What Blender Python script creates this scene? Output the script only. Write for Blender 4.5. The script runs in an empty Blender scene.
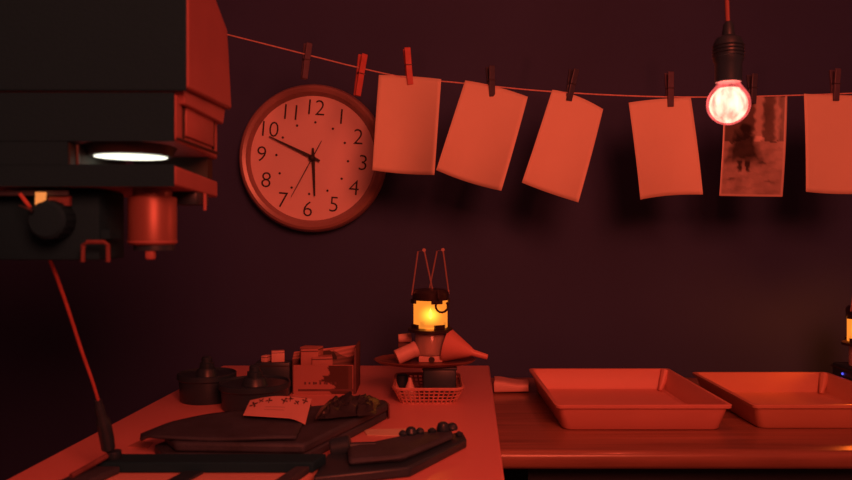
import bpy, bmesh, math, random, mathutils
from mathutils import Vector, Matrix
R = math.radians
random.seed(7)
sc = bpy.context.scene
COL = sc.collection

# ------------------------------------------------------------------ camera, world, exposure
H = 1.22                      # eye height, metres
F = 770.0                     # focal length in pixels of an 852 wide frame
cd = bpy.data.cameras.new('camera'); cam = bpy.data.objects.new('camera', cd); COL.objects.link(cam)
cd.sensor_width = 36.0; cd.lens = F / 852 * 36.0
cd.shift_y = -10 / 852
cam.location = (0, 0, H); cam.rotation_euler = (R(90), 0, 0)
cd.clip_start = 0.05
cd.dof.use_dof = True; cd.dof.focus_distance = 1.6; cd.dof.aperture_fstop = 5.6
sc.camera = cam
w = bpy.data.worlds.new('world'); sc.world = w; w.use_nodes = True
w.node_tree.nodes['Background'].inputs[0].default_value = (0.02, 0.012, 0.012, 1)
w.node_tree.nodes['Background'].inputs[1].default_value = 0.1
sc.view_settings.view_transform = 'Standard'; sc.view_settings.look = 'None'
sc.view_settings.exposure = 0.0; sc.view_settings.gamma = 1.0
sc.view_settings.use_curve_mapping = False

def light(name, kind, loc, energy, color, **kw):
    l = bpy.data.lights.new(name, kind); l.energy = energy; l.color = color
    o = bpy.data.objects.new(name, l); COL.objects.link(o); o.location = loc
    for k, v in kw.items(): setattr(l, k, v)
    return o

BULB = (0.432, 1.10, 1.400)
light('bulb_light', 'POINT', BULB, 10.0, (1.0, 0.12, 0.055), shadow_soft_size=0.016)
# broad fill light added out of view behind the camera
FILL = (0.45, -0.70, 1.98)
sl = light('fill_light', 'AREA', (FILL[0], FILL[1], FILL[2]), 36.0, (1.0, 0.12, 0.06), shape='DISK', size=0.85)
sl.rotation_euler = (Vector((0.0, 1.6, 1.05)) - Vector(FILL)).to_track_quat('-Z', 'Y').to_euler()

def W(px, py, d):             # a point at depth d seen at a measured place
    return Vector(((px - 426) / F * d, d, H + (230 - py) / F * d))
def T(px, py, z=0.90):        # a point on a horizontal level z
    d = (H - z) * F / (py - 230)
    return Vector(((px - 426) / F * d, d, z))

# ------------------------------------------------------------------ materials
def mat(name, col, rough=0.6, spec=0.5, metal=0.0, noise=0.0, scale=8.0, bump=0.0, bscale=200.0, stretch=None, coat=0.0):
    m = bpy.data.materials.new(name); m.use_nodes = True
    nt = m.node_tree; b = nt.nodes['Principled BSDF']
    b.inputs['Base Color'].default_value = (*col, 1); b.inputs['Roughness'].default_value = rough
    b.inputs['Specular IOR Level'].default_value = spec; b.inputs['Metallic'].default_value = metal
    b.inputs['Coat Weight'].default_value = coat
    tc = nt.nodes.new('ShaderNodeTexCoord'); mp = nt.nodes.new('ShaderNodeMapping')
    nt.links.new(tc.outputs['Object'], mp.inputs[0])
    if stretch: mp.inputs['Scale'].default_value = stretch
    if noise > 0:
        n = nt.nodes.new('ShaderNodeTexNoise'); n.inputs['Scale'].default_value = scale; n.inputs['Detail'].default_value = 4
        nt.links.new(mp.outputs[0], n.inputs['Vector'])
        r = nt.nodes.new('ShaderNodeValToRGB')
        r.color_ramp.elements[0].position = 0.3; r.color_ramp.elements[1].position = 0.7
        r.color_ramp.elements[0].color = (*[max(0, c * (1 - noise)) for c in col], 1)
        r.color_ramp.elements[1].color = (*[min(1, c * (1 + noise)) for c in col], 1)
        nt.links.new(n.outputs['Fac'], r.inputs[0]); nt.links.new(r.outputs[0], b.inputs['Base Color'])
    if bump > 0:
        n2 = nt.nodes.new('ShaderNodeTexNoise'); n2.inputs['Scale'].default_value = bscale; n2.inputs['Detail'].default_value = 3
        nt.links.new(mp.outputs[0], n2.inputs['Vector'])
        bp = nt.nodes.new('ShaderNodeBump'); bp.inputs['Strength'].default_value = bump; bp.inputs['Distance'].default_value = 0.002
        nt.links.new(n2.outputs['Fac'], bp.inputs['Height']); nt.links.new(bp.outputs[0], b.inputs['Normal'])
    return m
def emat(name, col, strength, transparent=0.0, tcol=(1, 1, 1), streak=False):
    m = bpy.data.materials.new(name); m.use_nodes = True; nt = m.node_tree
    for n in list(nt.nodes): nt.nodes.remove(n)
    out = nt.nodes.new('ShaderNodeOutputMaterial'); e = nt.nodes.new('ShaderNodeEmission')
    e.inputs[0].default_value = (*col, 1); e.inputs[1].default_value = strength
    if streak:
        tc = nt.nodes.new('ShaderNodeTexCoord'); mp = nt.nodes.new('ShaderNodeMapping')
        mp.inputs['Scale'].default_value = (1, 1, 0.35)
        n = nt.nodes.new('ShaderNodeTexNoise'); n.inputs['Scale'].default_value = 90; n.inputs['Detail'].default_value = 3
        mr = nt.nodes.new('ShaderNodeMapRange'); mr.inputs[1].default_value = 0.35; mr.inputs[2].default_value = 0.65
        mr.inputs[3].default_value = strength * 0.35; mr.inputs[4].default_value = strength * 1.6
        nt.links.new(tc.outputs['Object'], mp.inputs[0]); nt.links.new(mp.outputs[0], n.inputs['Vector'])
        nt.links.new(n.outputs['Fac'], mr.inputs[0]); nt.links.new(mr.outputs[0], e.inputs[1])
    if transparent > 0:
        t = nt.nodes.new('ShaderNodeBsdfTransparent'); t.inputs[0].default_value = (*tcol, 1)
        mx = nt.nodes.new('ShaderNodeMixShader'); mx.inputs[0].default_value = transparent
        nt.links.new(e.outputs[0], mx.inputs[1]); nt.links.new(t.outputs[0], mx.inputs[2]); nt.links.new(mx.outputs[0], out.inputs[0])
    else:
        nt.links.new(e.outputs[0], out.inputs[0])
    return m
def glassmat(name, col, rough=0.15, fac=0.55):
    m = mat(name, col, rough, 0.6); nt = m.node_tree; b = nt.nodes['Principled BSDF']
    out = [n for n in nt.nodes if n.type == 'OUTPUT_MATERIAL'][0]
    t = nt.nodes.new('ShaderNodeBsdfTransparent'); mx = nt.nodes.new('ShaderNodeMixShader'); mx.inputs[0].default_value = fac
    nt.links.new(b.outputs[0], mx.inputs[1]); nt.links.new(t.outputs[0], mx.inputs[2]); nt.links.new(mx.outputs[0], out.inputs[0])
    return m

M = dict(
    wall=mat('dark_wall_paint', (0.031, 0.055, 0.150), 0.7, 0.3, noise=0.10, scale=2.5, bump=0.15, bscale=60),
    floor=mat('dark_vinyl', (0.04, 0.035, 0.035), 0.6, noise=0.2, scale=5),
    ceil=mat('dull_ceiling_paint', (0.70, 0.72, 0.78), 0.9, noise=0.05),
    trim=mat('dark_gloss_trim', (0.03, 0.03, 0.04), 0.4),
    white_top=mat('white_laminate', (0.72, 0.34, 0.34), 0.33, 0.45, noise=0.04, scale=3, bump=0.05, bscale=120),
    wood=mat('varnished_brown_wood', (0.26, 0.13, 0.10), 0.30, 0.5, noise=0.30, scale=6, stretch=(0.6, 14, 8), coat=0.15),
    cabinet=mat('dark_cabinet_laminate', (0.045, 0.08, 0.12), 0.5, noise=0.2),
    dark_metal=mat('dark_steel', (0.06, 0.06, 0.065), 0.4, metal=0.6),
    tray=mat('tray_plastic', (0.64, 0.31, 0.27), 0.42, 0.4, noise=0.03, scale=10),
    tray_b=mat('tray_plastic_deep', (0.58, 0.30, 0.22), 0.35, 0.45, noise=0.03, scale=10),
    paper=mat('matte_photo_paper', (0.69, 0.62, 0.52), 0.65, 0.25, noise=0.02, scale=12),
    line=mat('twine', (0.60, 0.42, 0.40), 0.8, noise=0.2, scale=300),
    peg_red=mat('pale_wood_peg', (0.50, 0.13, 0.12), 0.6, noise=0.1, scale=60),
    peg_dark=mat('dark_plastic_peg', (0.05, 0.06, 0.10), 0.35, noise=0.1, scale=60),
    peg_mid=mat('worn_plastic_peg', (0.09, 0.08, 0.13), 0.4, noise=0.1, scale=60),
    spring=mat('spring_steel', (0.3, 0.3, 0.3), 0.3, metal=1.0),
    clock_rim=mat('clock_rim_plastic', (0.34, 0.20, 0.19), 0.28, 0.5),
    clock_lip=mat('clock_rim_edge', (0.30, 0.19, 0.19), 0.25, 0.6),
    clock_face=mat('clock_face_card', (0.80, 0.66, 0.68), 0.6, 0.3, noise=0.02),
    ink=mat('black_print', (0.02, 0.02, 0.025), 0.6),
    black=mat('black_plastic', (0.015, 0.045, 0.075), 0.40, 0.5, noise=0.1, scale=30),
    gap_black=mat('neutral_black_paint', (0.035, 0.040, 0.034), 0.7, 0.3),
    side_wall=mat('side_wall_paint', (0.25, 0.30, 0.40), 0.9, noise=0.05),
    black_matte=mat('black_matte_paint', (0.006, 0.050, 0.085), 0.8, 0.15, bump=0.2, bscale=400),
    enl_side=mat('enlarger_enamel', (0.35, 0.16, 0.17), 0.45, 0.4, noise=0.05, scale=20, bump=0.1, bscale=500),
    enl_metal=mat('enlarger_lens_metal', (0.26, 0.13, 0.12), 0.42, metal=0.3),
    leather=mat('dark_leatherette', (0.036, 0.060, 0.095), 0.6, 0.4, noise=0.25, scale=30, bump=0.4, bscale=300),
    brown=mat('brown_leather', (0.15, 0.07, 0.08), 0.5, 0.4, noise=0.3, scale=40, bump=0.4, bscale=250),
    bag=mat('black_bag_film', (0.022, 0.03, 0.045), 0.40, 0.5),
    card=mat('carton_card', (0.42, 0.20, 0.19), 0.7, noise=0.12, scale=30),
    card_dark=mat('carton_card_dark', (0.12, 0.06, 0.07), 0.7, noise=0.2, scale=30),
    pale=mat('pale_plastic', (0.66, 0.42, 0.40), 0.5, noise=0.05, scale=20),
    wicker=mat('pale_wicker', (0.55, 0.27, 0.24), 0.6, noise=0.2, scale=80),
    platter=mat('brown_platter', (0.16, 0.07, 0.06), 0.35, noise=0.2, scale=40),
    funnel=mat('funnel_plastic', (0.60, 0.26, 0.23), 0.4, noise=0.03),
    tank_glass=glassmat('lantern_tank_glass', (0.6, 0.45, 0.4), 0.1, 0.45),
    wire=mat('wire_steel', (0.38, 0.26, 0.25), 0.35, metal=0.3),
    lantern=mat('lantern_black_metal', (0.04, 0.035, 0.04), 0.35, metal=0.4),
    cord=mat('red_cord', (0.42, 0.12, 0.11), 0.6, noise=0.2, scale=80),
    flex=mat('bulb_flex', (0.30, 0.12, 0.11), 0.6),
    globe=emat('lit_frosted_globe', (1.0, 0.27, 0.03), 1.35, 0.40, (1, 0.75, 0.4)),
    flame=emat('flame', (1.0, 0.55, 0.10), 7.0),
    bulb=emat('red_coated_bulb_glass', (1.0, 0.14, 0.13), 1.5, 0.62, (1.0, 0.75, 0.75), streak=True),
    filament=emat('glowing_bulb_core', (1.0, 0.44, 0.30), 4.5, 0.3, (1, 1, 1), streak=True),
    white_light=emat('white_lamp_disc', (1.0, 0.98, 0.78), 1.6),
    dim_light=emat('dim_lamp_ring', (0.30, 0.32, 0.24), 0.25),
    amber=emat('amber_glow', (1.0, 0.30, 0.07), 0.9),
    blue=emat('blue_led', (0.10, 0.10, 1.0), 1.2),
    fill_lens=emat('fill_lamp_lens', (1.0, 0.10, 0.04), 3.0, 0.5),  # lens for the added fill lamp, left unused
)

# ------------------------------------------------------------------ mesh helpers
def box(bm, c, s, rz=0, rx=0, ry=0, bev=0.0):
    r = bmesh.ops.create_cube(bm, size=1.0); vs = r['verts']
    bmesh.ops.scale(bm, vec=s, verts=vs)
    if bev > 0:
        es = list({e for v in vs for e in v.link_edges})
        q = bmesh.ops.bevel(bm, geom=es, offset=bev, segments=2, profile=0.5, affect='EDGES', clamp_overlap=True)
        vs = list({v for f in q['faces'] for v in f.verts} | {v for v in vs if v.is_valid})
    m = Matrix.Translation(c) @ Matrix.Rotation(rz, 4, 'Z') @ Matrix.Rotation(rx, 4, 'X') @ Matrix.Rotation(ry, 4, 'Y')
    bmesh.ops.transform(bm, matrix=m, verts=vs)
    return vs
def lathe(bm, prof, c=(0, 0, 0), n=32, rot=None, caps=True):
    """prof: list of (radius, height); axis z, moved to c after rot"""
    rings = []
    m = Matrix.Translation(c) @ (rot if rot else Matrix.Identity(4))
    for r, z in prof:
        if r < 1e-6: rings.append([bm.verts.new(m @ Vector((0, 0, z)))])
        else: rings.append([bm.verts.new(m @ Vector((r * math.cos(2 * math.pi * i / n), r * math.sin(2 * math.pi * i / n), z))) for i in range(n)])
    for a, b in zip(rings[:-1], rings[1:]):
        if len(a) == 1 and len(b) == 1: continue
        for i in range(n):
            j = (i + 1) % n
            if len(a) == 1: bm.faces.new((a[0], b[i], b[j]))
            elif len(b) == 1: bm.faces.new((a[i], b[0], a[j]))
            else: bm.faces.new((a[i], b[i], b[j], a[j]))
    if caps:
        if len(rings[0]) > 1: bm.faces.new(rings[0])
        if len(rings[-1]) > 1: bm.faces.new(rings[-1][::-1])
def tube(bm, pts, r, n=8):
    pts = [Vector(p) for p in pts]; rings = []
    rr = r if isinstance(r, (list, tuple)) else [r] * len(pts)
    up = Vector((0.31, 0.17, 0.93))
    for i, p in enumerate(pts):
        t = (pts[min(i + 1, len(pts) - 1)] - pts[max(i - 1, 0)]).normalized()
        a = t.cross(up)
        if a.length < 1e-3: a = t.cross(Vector((1, 0, 0)))
        a.normalize(); b = t.cross(a).normalized()
        rings.append([bm.verts.new(p + rr[i] * (a * math.cos(2 * math.pi * k / n) + b * math.sin(2 * math.pi * k / n))) for k in range(n)])
    for a, b in zip(rings[:-1], rings[1:]):
        for i in range(n):
            j = (i + 1) % n; bm.faces.new((a[i], a[j], b[j], b[i]))
    bm.faces.new(rings[0][::-1]); bm.faces.new(rings[-1])
def smooth_path(pts, k=6):
    pts = [Vector(p) for p in pts]; out = []
    for i in range(len(pts) - 1):
        p0 = pts[max(i - 1, 0)]; p1 = pts[i]; p2 = pts[i + 1]; p3 = pts[min(i + 2, len(pts) - 1)]
        for j in range(k):
            t = j / k
            out.append(0.5 * ((2 * p1) + (p2 - p0) * t + (2 * p0 - 5 * p1 + 4 * p2 - p3) * t * t + (3 * p1 - p0 - 3 * p2 + p3) * t ** 3))
    out.append(pts[-1]); return out
def prism(bm, poly, z0, z1, axis='z'):
    """extrude a polygon; axis z: poly is (x, y); axis x: poly is (y, z); axis y: poly is (x, z)"""
    def P(a, b, c): return {'z': (a, b, c), 'x': (c, a, b), 'y': (a, c, b)}[axis]
    lo = [bm.verts.new(P(a, b, z0)) for a, b in poly]; hi = [bm.verts.new(P(a, b, z1)) for a, b in poly]
    n = len(poly); bm.faces.new(lo[::-1]); bm.faces.new(hi)
    for i in range(n):
        j = (i + 1) % n; bm.faces.new((lo[i], lo[j], hi[j], hi[i]))
    bmesh.ops.recalc_face_normals(bm, faces=bm.faces[:])
def surf(bm, fn, nu, nv):
    g = [[bm.verts.new(fn(i / nu, j / nv)) for i in range(nu + 1)] for j in range(nv + 1)]
    for j in range(nv):
        for i in range(nu): bm.faces.new((g[j][i], g[j][i + 1], g[j + 1][i + 1], g[j + 1][i]))
    return g
def obj(name, bm, m, parent=None, smooth=35, label=None, solid=0.0, bevel=0.0, origin=None):
    """link bm (in world coordinates) as one mesh object"""
    if parent is not None:
        root = parent
        off = Vector(parent.location) if parent.parent is None else Vector(parent.parent.location) + Vector(parent.location)
    else:
        if origin is None:
            vs = [v.co for v in bm.verts]
            off = Vector(((min(v.x for v in vs) + max(v.x for v in vs)) / 2, (min(v.y for v in vs) + max(v.y for v in vs)) / 2, min(v.z for v in vs)))
        else: off = Vector(origin)
    bmesh.ops.translate(bm, vec=-off, verts=bm.verts[:])
    bmesh.ops.recalc_face_normals(bm, faces=bm.faces[:])
    me = bpy.data.meshes.new(name); 
    for f in bm.faces: f.smooth = True
    for e in bm.edges:
        if len(e.link_faces) == 2 and e.calc_face_angle(0) > R(smooth): e.smooth = False
    bm.to_mesh(me); bm.free()
    me.materials.append(M[m] if isinstance(m, str) else m)
    o = bpy.data.objects.new(name, me); COL.objects.link(o)
    if parent is not None: o.parent = parent
    else: o.location = off
    if solid:
        s = o.modifiers.new('thickness', 'SOLIDIFY'); s.thickness = solid; s.offset = 0
    if bevel:
        b = o.modifiers.new('bevel', 'BEVEL'); b.width = bevel; b.segments = 2; b.limit_method = 'ANGLE'
    if label: o['label'] = label
    return o
def BM(): return bmesh.new()
def tag(o, label, cat, group=None, kind=None):
    o['label'] = label; o['category'] = cat
    if group: o['group'] = group
    if kind: o['kind'] = kind
    return o
def thing(name, loc, label, cat, group=None):
    o = bpy.data.objects.new(name, None); COL.objects.link(o); o.location = loc; o.empty_display_size = 0.02
    return tag(o, label, cat, group)
def struct(name, bm, m, **k):
    o = obj(name, bm, m, **k); o['kind'] = 'structure'; return o
def dup(root, loc, rot, label):
    r = root.copy(); COL.objects.link(r); r.location = loc; r.rotation_euler = rot; r['label'] = label
    for ch in list(root.children):
        c = ch.copy(); COL.objects.link(c); c.parent = r
        for g in list(ch.children):
            d = g.copy(); COL.objects.link(d); d.parent = c
    return r

# ------------------------------------------------------------------ the room
XL, XR, YB, YF, ZC = -1.50, 1.75, 1.85, -1.60, 2.50
def slab(name, lo, hi, m):
    b = BM(); box(b, [(l + h) / 2 for l, h in zip(lo, hi)], [h - l for l, h in zip(lo, hi)])
    return struct(name, b, m)
slab('floor', (XL - .1, YF - .1, -.1), (XR + .1, YB + .1, 0), 'floor')
slab('ceiling', (XL - .1, YF - .1, ZC), (XR + .1, YB + .1, ZC + .1), 'ceil')
slab('wall_back', (XL - .1, YB, 0), (XR + .1, YB + .1, ZC), 'wall')
slab('wall_left', (XL - .1, YF, 0), (XL, YB, ZC), 'side_wall')
slab('wall_right', (XR, YF, 0), (XR + .1, YB, ZC), 'side_wall')
slab('wall_front', (XL - .1, YF - .1, 0), (XR + .1, YF, ZC), 'side_wall')
slab('baseboard_back', (XL, YB - .015, 0), (XR, YB, .09), 'trim')
slab('baseboard_left', (XL, YF, 0), (XL + .015, YB - .015, .09), 'trim')

# ------------------------------------------------------------------ brown counter with its cabinet
ZW = 0.867
b = BM()
prof = [(1.235, ZW - .030), (1.229, ZW - .028), (1.225, ZW - .022), (1.225, ZW - .008), (1.228, ZW - .002), (1.236, ZW), (1.84, ZW), (1.84, ZW - .030)]
prism(b, prof, 0.02, XR - 0.01, 'x')
o = obj('counter_top', b, 'wood', smooth=50)
tag(o, 'long varnished brown wooden counter carrying the two developing trays', 'counter')
t = thing('base_cabinet', (0.95, 1.56, 0), 'dark low cabinet under the brown counter, in shadow', 'cabinet')
b = BM(); box(b, (0.95, 1.57, 0.453), (1.55, 0.50, 0.766)); obj('body', b, 'cabinet', t)
b = BM(); box(b, (0.95, 1.60, 0.035), (1.50, 0.42, 0.07)); obj('plinth', b, 'black', t)
for i in range(3):
    b = BM(); box(b, (0.435 + i * 0.515, 1.311, 0.44), (0.505, 0.018, 0.70), bev=.003); d = obj('door', b, 'cabinet', t)
    b = BM(); tube(b, smooth_path([(0.63 + i * .515, 1.302, .74), (0.63 + i * .515, 1.275, .735), (0.63 + i * .515, 1.275, .66), (0.63 + i * .515, 1.302, .655)], 4), .004); obj('handle', b, 'spring', d)

# ------------------------------------------------------------------ white table
t = thing('work_table', (-0.2, 1.2, 0), 'white laminate table crossing the picture in front left, laden with equipment', 'table')
b = BM(); prism(b, [(.150, 1.82), (.078, .60), (-.567, .60), (-.480, 1.82)], .873, .900)
obj('tabletop', b, 'white_top', t, bevel=.003)
for x, y in ((.04, .66), (-.02, 1.76), (-.54, .66), (-.40, 1.76)):
    b = BM(); box(b, (x, y, .4365), (.04, .04, .873), bev=.004); obj('leg', b, 'dark_metal', t)
b = BM(); box(b, (-.28, .67, .84), (.50, .02, .06)); obj('apron', b, 'dark_metal', t)
b = BM(); box(b, (-.21, 1.75, .84), (.36, .02, .06)); obj('apron', b, 'dark_metal', t)

# low dark bench left of the table that carries the enlarger column
t = thing('side_bench', (-.95, .60, 0), 'dark bench left of the white table under the enlarger', 'bench')
b = BM(); box(b, (-.95, .60, .885), (.66, .62, .03), bev=.003); obj('bench_top', b, 'cabinet', t)
for x in (-1.24, -.66):
    for y in (.33, .87):
        b = BM(); box(b, (x, y, .435), (.04, .04, .87)); obj('leg', b, 'dark_metal', t)

# ------------------------------------------------------------------ developing trays
def tray(x0, x1, y0, y1, z0, hgt, m, label, inset=.017, ribs=3):
    t = thing('developing_tray', ((x0 + x1) / 2, (y0 + y1) / 2, z0), label, 'tray', 'developing trays on the brown counter')
    cx, cy = (x0 + x1) / 2, (y0 + y1) / 2; hx, hy = (x1 - x0) / 2, (y1 - y0) / 2
    def ring(hx, hy, z, r, n=5):
        o = []
        for sx, sy, a0 in ((1, 1, 0), (-1, 1, 90), (-1, -1, 180), (1, -1, 270)):
            for k in range(n + 1):
                a = R(a0 + 90 * k / n); o.append(b.verts.new((cx + sx * (hx - r) + r * math.cos(a), cy + sy * (hy - r) + r * math.sin(a), z)))
        return o
    b = BM(); T_ = hgt; th = .0022
    rs = [ring(hx - .001, hy - .001, z0 + T_ - .006, .010), ring(hx, hy, z0 + T_ - .001, .010), ring(hx - .0015, hy - .0015, z0 + T_, .010),
          ring(hx - .007, hy - .007, z0 + T_, .010), ring(hx - .009, hy - .009, z0 + T_ - .002, .010),
          ring(hx - inset - .001, hy - inset - .001, z0 + .0065, .014), ring(hx - inset - .006, hy - inset - .006, z0 + .0035, .013)]
    outer = [ring(hx - .0035, hy - .0035, z0 + T_ - .006, .010), ring(hx - .0055, hy - .0055, z0 + T_ - .004, .010),
             ring(hx - inset + .001, hy - inset + .001, z0 + .003, .014), ring(hx - inset - .003, hy - inset - .003, z0, .013)]
    seq = outer[::-1] + rs
    n = len(seq[0])
    for a, c in zip(seq[:-1], seq[1:]):
        for i in range(n):
            j = (i + 1) % n; b.faces.new((a[i], a[j], c[j], c[i]))
    b.faces.new(seq[0]); b.faces.new(seq[-1])
    obj('tray_body', b, m, t, smooth=40)
    # raised ribs on the tray floor and a pouring lip in the far right corner
    for k in range(ribs):
        b = BM(); yy = y0 + .05 + k * .022
        box(b, (x0 + .085, yy, z0 + .0050), (.055, .006, .004), bev=.0015); obj('floor_rib', b, m, t)
    b = BM(); tube(b, [(x1 - .03, y1 - .035, z0 + .006), (x1 - .022, y1 - .026, z0 + .020), (x1 - .012, y1 - .013, z0 + hgt - .004)], [.004, .007, .010], 10)
    obj('pouring_channel', b, m, t)
    return t
tray(.226, .536, 1.340, 1.700, ZW, .048, 'tray', 'left developing tray, pale and empty, nearest the white table')
tray(.574, .868, 1.350, 1.668, ZW, .046, 'tray_b', 'right developing tray, darker, its far inner wall brightly lit')

# folded cloth beside the white table
b = BM()
def cl(u, v):
    a = v * 2 * math.pi; e = .4
    cy = math.copysign(abs(math.cos(a)) ** e, math.cos(a)) * .032; cz = math.copysign(abs(math.sin(a)) ** e, math.sin(a)) * .0125
    if abs(u - .5) > .499: cy *= .02; cz *= .02
    x = .149 + (min(max((u - .03) / .94, 0), 1)) * .077
    return Vector((x + .004 * math.cos(a), 1.690 + cy, ZW + .0130 + cz * (1 - .18 * u) + (.003 * math.sin(u * 5 + 1) if cz > .005 else 0)))
surf(b, cl, 20, 28)
bmesh.ops.remove_doubles(b, verts=b.verts[:], dist=1e-5)
o = obj('folded_cloth', b, 'pale'); tag(o, 'pale folded cloth lying between the white table and the left tray', 'cloth')

# ------------------------------------------------------------------ line, pegs, papers
DL = 1.60
lp = [(-300, -112), (-150, -68), (0, -24), (120, 8), (229, 35), (304, 54), (360, 68), (408, 78), (450, 82), (490, 86), (530, 90), (572, 93), (620, 95.5), (670, 97), (728, 97), (790, 95.5), (835, 94), (900, 91), (1020, 83), (1240, 60)]
pts = [W(x, y, DL) for x, y in lp]
pts = [p for p in pts if XL < p.x < XR]
e0 = pts[0] + (pts[0] - pts[1]) * ((pts[0].x - XL) / (pts[1].x - pts[0].x)); e1 = pts[-1] + (pts[-1] - pts[-2]) * ((XR - pts[-1].x) / (pts[-1].x - pts[-2].x))
b = BM(); tube(b, smooth_path([e0] + pts + [e1], 4), .0015, 6)
o = obj('drying_line', b, 'line'); tag(o, 'thin taut drying line sagging across the dark wall', 'line')
for p, s, l in ((e0, 1, 'small metal hook on the left wall holding the drying line'), (e1, -1, 'small metal hook on the right wall holding the drying line')):
    b = BM(); tube(b, smooth_path([p + Vector((0, 0, .0)), p + Vector((s * .012, 0, 0)), p + Vector((s * .022, 0, -.006)), p + Vector((s * .024, 0, .006)), p + Vector((s * .018, 0, .012))], 4), .0018)
    o = obj('wall_hook', b, 'spring'); tag(o, l, 'hook')

def peg_proto(m, label):
    t = thing('clothes_peg', (0, 0, 0), label, 'clothes peg', 'clothes pegs on the drying line')
    for s in (-1, 1):                                # two jaws, tip down, jaws touch at the tip and splay at the top
        b = BM()
        prism(b, [(s * .0012, -.042), (s * .0055, -.042), (s * .0075, -.018), (s * .0078, .0), (s * .0112, .034), (s * .0075, .036), (s * .0030, .004), (s * .0012, -.004), (s * .0012, -.012), (s * .0022, -.015), (s * .0012, -.018)], -.005, .005, 'x')
        obj('jaw', b, m, t, bevel=.0008)
    b = BM()
    for k in range(3): lathe(b, [(.0034, -.0012), (.0042, 0), (.0034, .0012)], ((k - 1) * .0032, 0, .0), 12, Matrix.Rotation(R(90), 4, 'Y'))
    tube(b, [(-.0056, 0, 0), (-.0056, -.009, -.001), (.0056, -.009, -.001), (.0056, 0, 0)], .0008, 6)
    obj('spring', b, 'spring', t)
    return t
protos = {}
PEGS = [  # top px, top py, tip px, tip py, kind, twist, label
    (308, 43, 304, 79, 'peg_mid', 30, 'dark empty peg, leftmost on the line, above the clock'),
    (363, 54, 357, 96, 'peg_red', 32, 'red lit empty peg just right of the top of the clock'),
    (406.5, 48, 410, 85, 'peg_red', 12, 'red lit peg holding the first paper beside the clock'),
    (490, 66, 491.5, 97, 'peg_dark', 20, 'dark peg holding the second, tilted paper from the clock'),
    (574, 69, 568, 101, 'peg_dark', 25, 'dark peg holding the third, strongly tilted paper'),
    (669, 72, 670, 107, 'peg_mid', 8, 'dark peg holding the blank paper left of the bulb'),
    (752, 74, 752, 104, 'peg_dark', 15, 'dark peg behind the bulb holding the pictured print'),
    (835, 69, 835, 101, 'peg_mid', 10, 'dark peg holding the rightmost paper'),
]
for tx, ty, bx, by, kd, tw, lab in PEGS:
    a = W(tx, ty, DL); c = W(bx, by, DL); ax = (a - c); L = ax.length
    roll = math.atan2(ax.x, ax.z)
    loc = c + ax.normalized() * .042 * (L / .078)
    M_ = Matrix.Rotation(roll, 3, 'Y') @ Matrix.Rotation(R(tw), 3, 'Z')
    if kd not in protos:
        p = peg_proto(kd, lab); protos[kd] = p; p.location = loc; p.rotation_euler = M_.to_euler()
    else: p = dup(protos[kd], loc, M_.to_euler(), lab)
    s = L / .078; p.scale = (1.25, 1.0, s)

def paper(cs, label, curl=.012, bow=.006, du=.5, m='paper', name='photo_paper', group='blank papers drying on the line', top=0.0, botc=0.0):
    P = [W(x, y, DL) for x, y in cs]
    b = BM()
    def f(u, v):
        p = P[0].lerp(P[1], u).lerp(P[3].lerp(P[2], u), v)
        q = 4 * (u - du) ** 2
        p = p + Vector((0, -curl * q * (.35 + .65 * v) - bow * math.sin(v * math.pi * .8), 0))
        p.z += top * (1 - (2 * u - 1) ** 2) * (1 - v) + botc * (1 - (2 * u - 1) ** 2) * v
        return p
    g = surf(b, f, 16, 22)
    o = obj(name, b, m, solid=.0006); tag(o, label, 'paper', group)
    return o
paper([(379, 75.5), (441, 81), (434, 177), (373, 171)], 'blank photo paper with a curled right edge, overlapping the clock', .034, .006, .36, top=.004)
paper([(465, 81), (527, 98), (499, 192), (436, 171)], 'blank photo paper second from the clock, tilted clockwise', .028, .014, .4, top=.006, botc=-.002)
paper([(552, 90), (602, 110), (575, 203), (521, 183)], 'blank photo paper third from the clock, tilted most of all', .018, .008, .35, top=.008)
paper([(628, 103), (690, 98), (700, 195), (638, 200)], 'blank photo paper hanging just left of the red bulb', .014, .006, .5, top=.003, botc=.004)
paper([(803, 94), (866, 96), (866, 194), (803, 192)], 'blank photo paper at the right end, cut by the frame edge', .010, .004, .5, botc=-.002)

# print with a picture: flat print drawn into a colour attribute
PR = [W(x, y, DL) for x, y in ((723, 97), (786, 96.5), (781, 197), (718, 196))]
def picture(u, v):
    def soft(d, s=.03): return max(0, min(1, .5 - d / s))
    import mathutils
    n = mathutils.noise.fractal(Vector((u * 5, v * 7, 2.0)), 1.0, 2.0, 4)
    u0, v0 = u, v; u += .05 * mathutils.noise.noise(Vector((u * 14, v * 18, 5))); v += .03 * mathutils.noise.noise(Vector((u * 12, v * 16, 9)))
    base = .36 + .10 * n
    base = base * (0.30 if v < .43 + .04 * math.sin(u * 9) else 1.0)           # dark background above the path
    for cx, wd, val in ((.58, .06, .75), (.86, .035, .60)):                    # pale uprights in the distance
        if v < .45: base += val * .45 * soft(abs(u - cx) - wd, .05)
    if v > .43: base *= 1 - .12 * (math.sin(v * 60 + u * 8) > .4)
    # a coated figure walking away on the path, another form behind
    d = min(math.hypot((u - .38) / .10, (v - .33) / .06) - 1, max(abs(u - .36) / (.14 + .14 * max(0, v - .38) / .25) - 1, abs(v - .50) / .15 - 1))
    base *= 1 - .88 * soft(d, .6)
    for lx, ly in ((.31, .70), (.43, .69)):
        base *= 1 - .85 * soft(max(abs(u - lx - .25 * (v - ly)) / .035 - 1, abs(v - ly) / .055 - 1), .5)
    for sx, sy in ((.18, .83), (.66, .66), (.80, .84)):
        base *= 1 - .5 * soft(math.hypot((u - sx) / .07, (v - sy) / .012) - 1, .8)
    if u0 < .035 or u0 > .965 or v0 > .975: base = .55
    return max(.02, min(.8, base))
b = BM(); cl_ = b.verts.layers.float_color.new('print')
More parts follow.
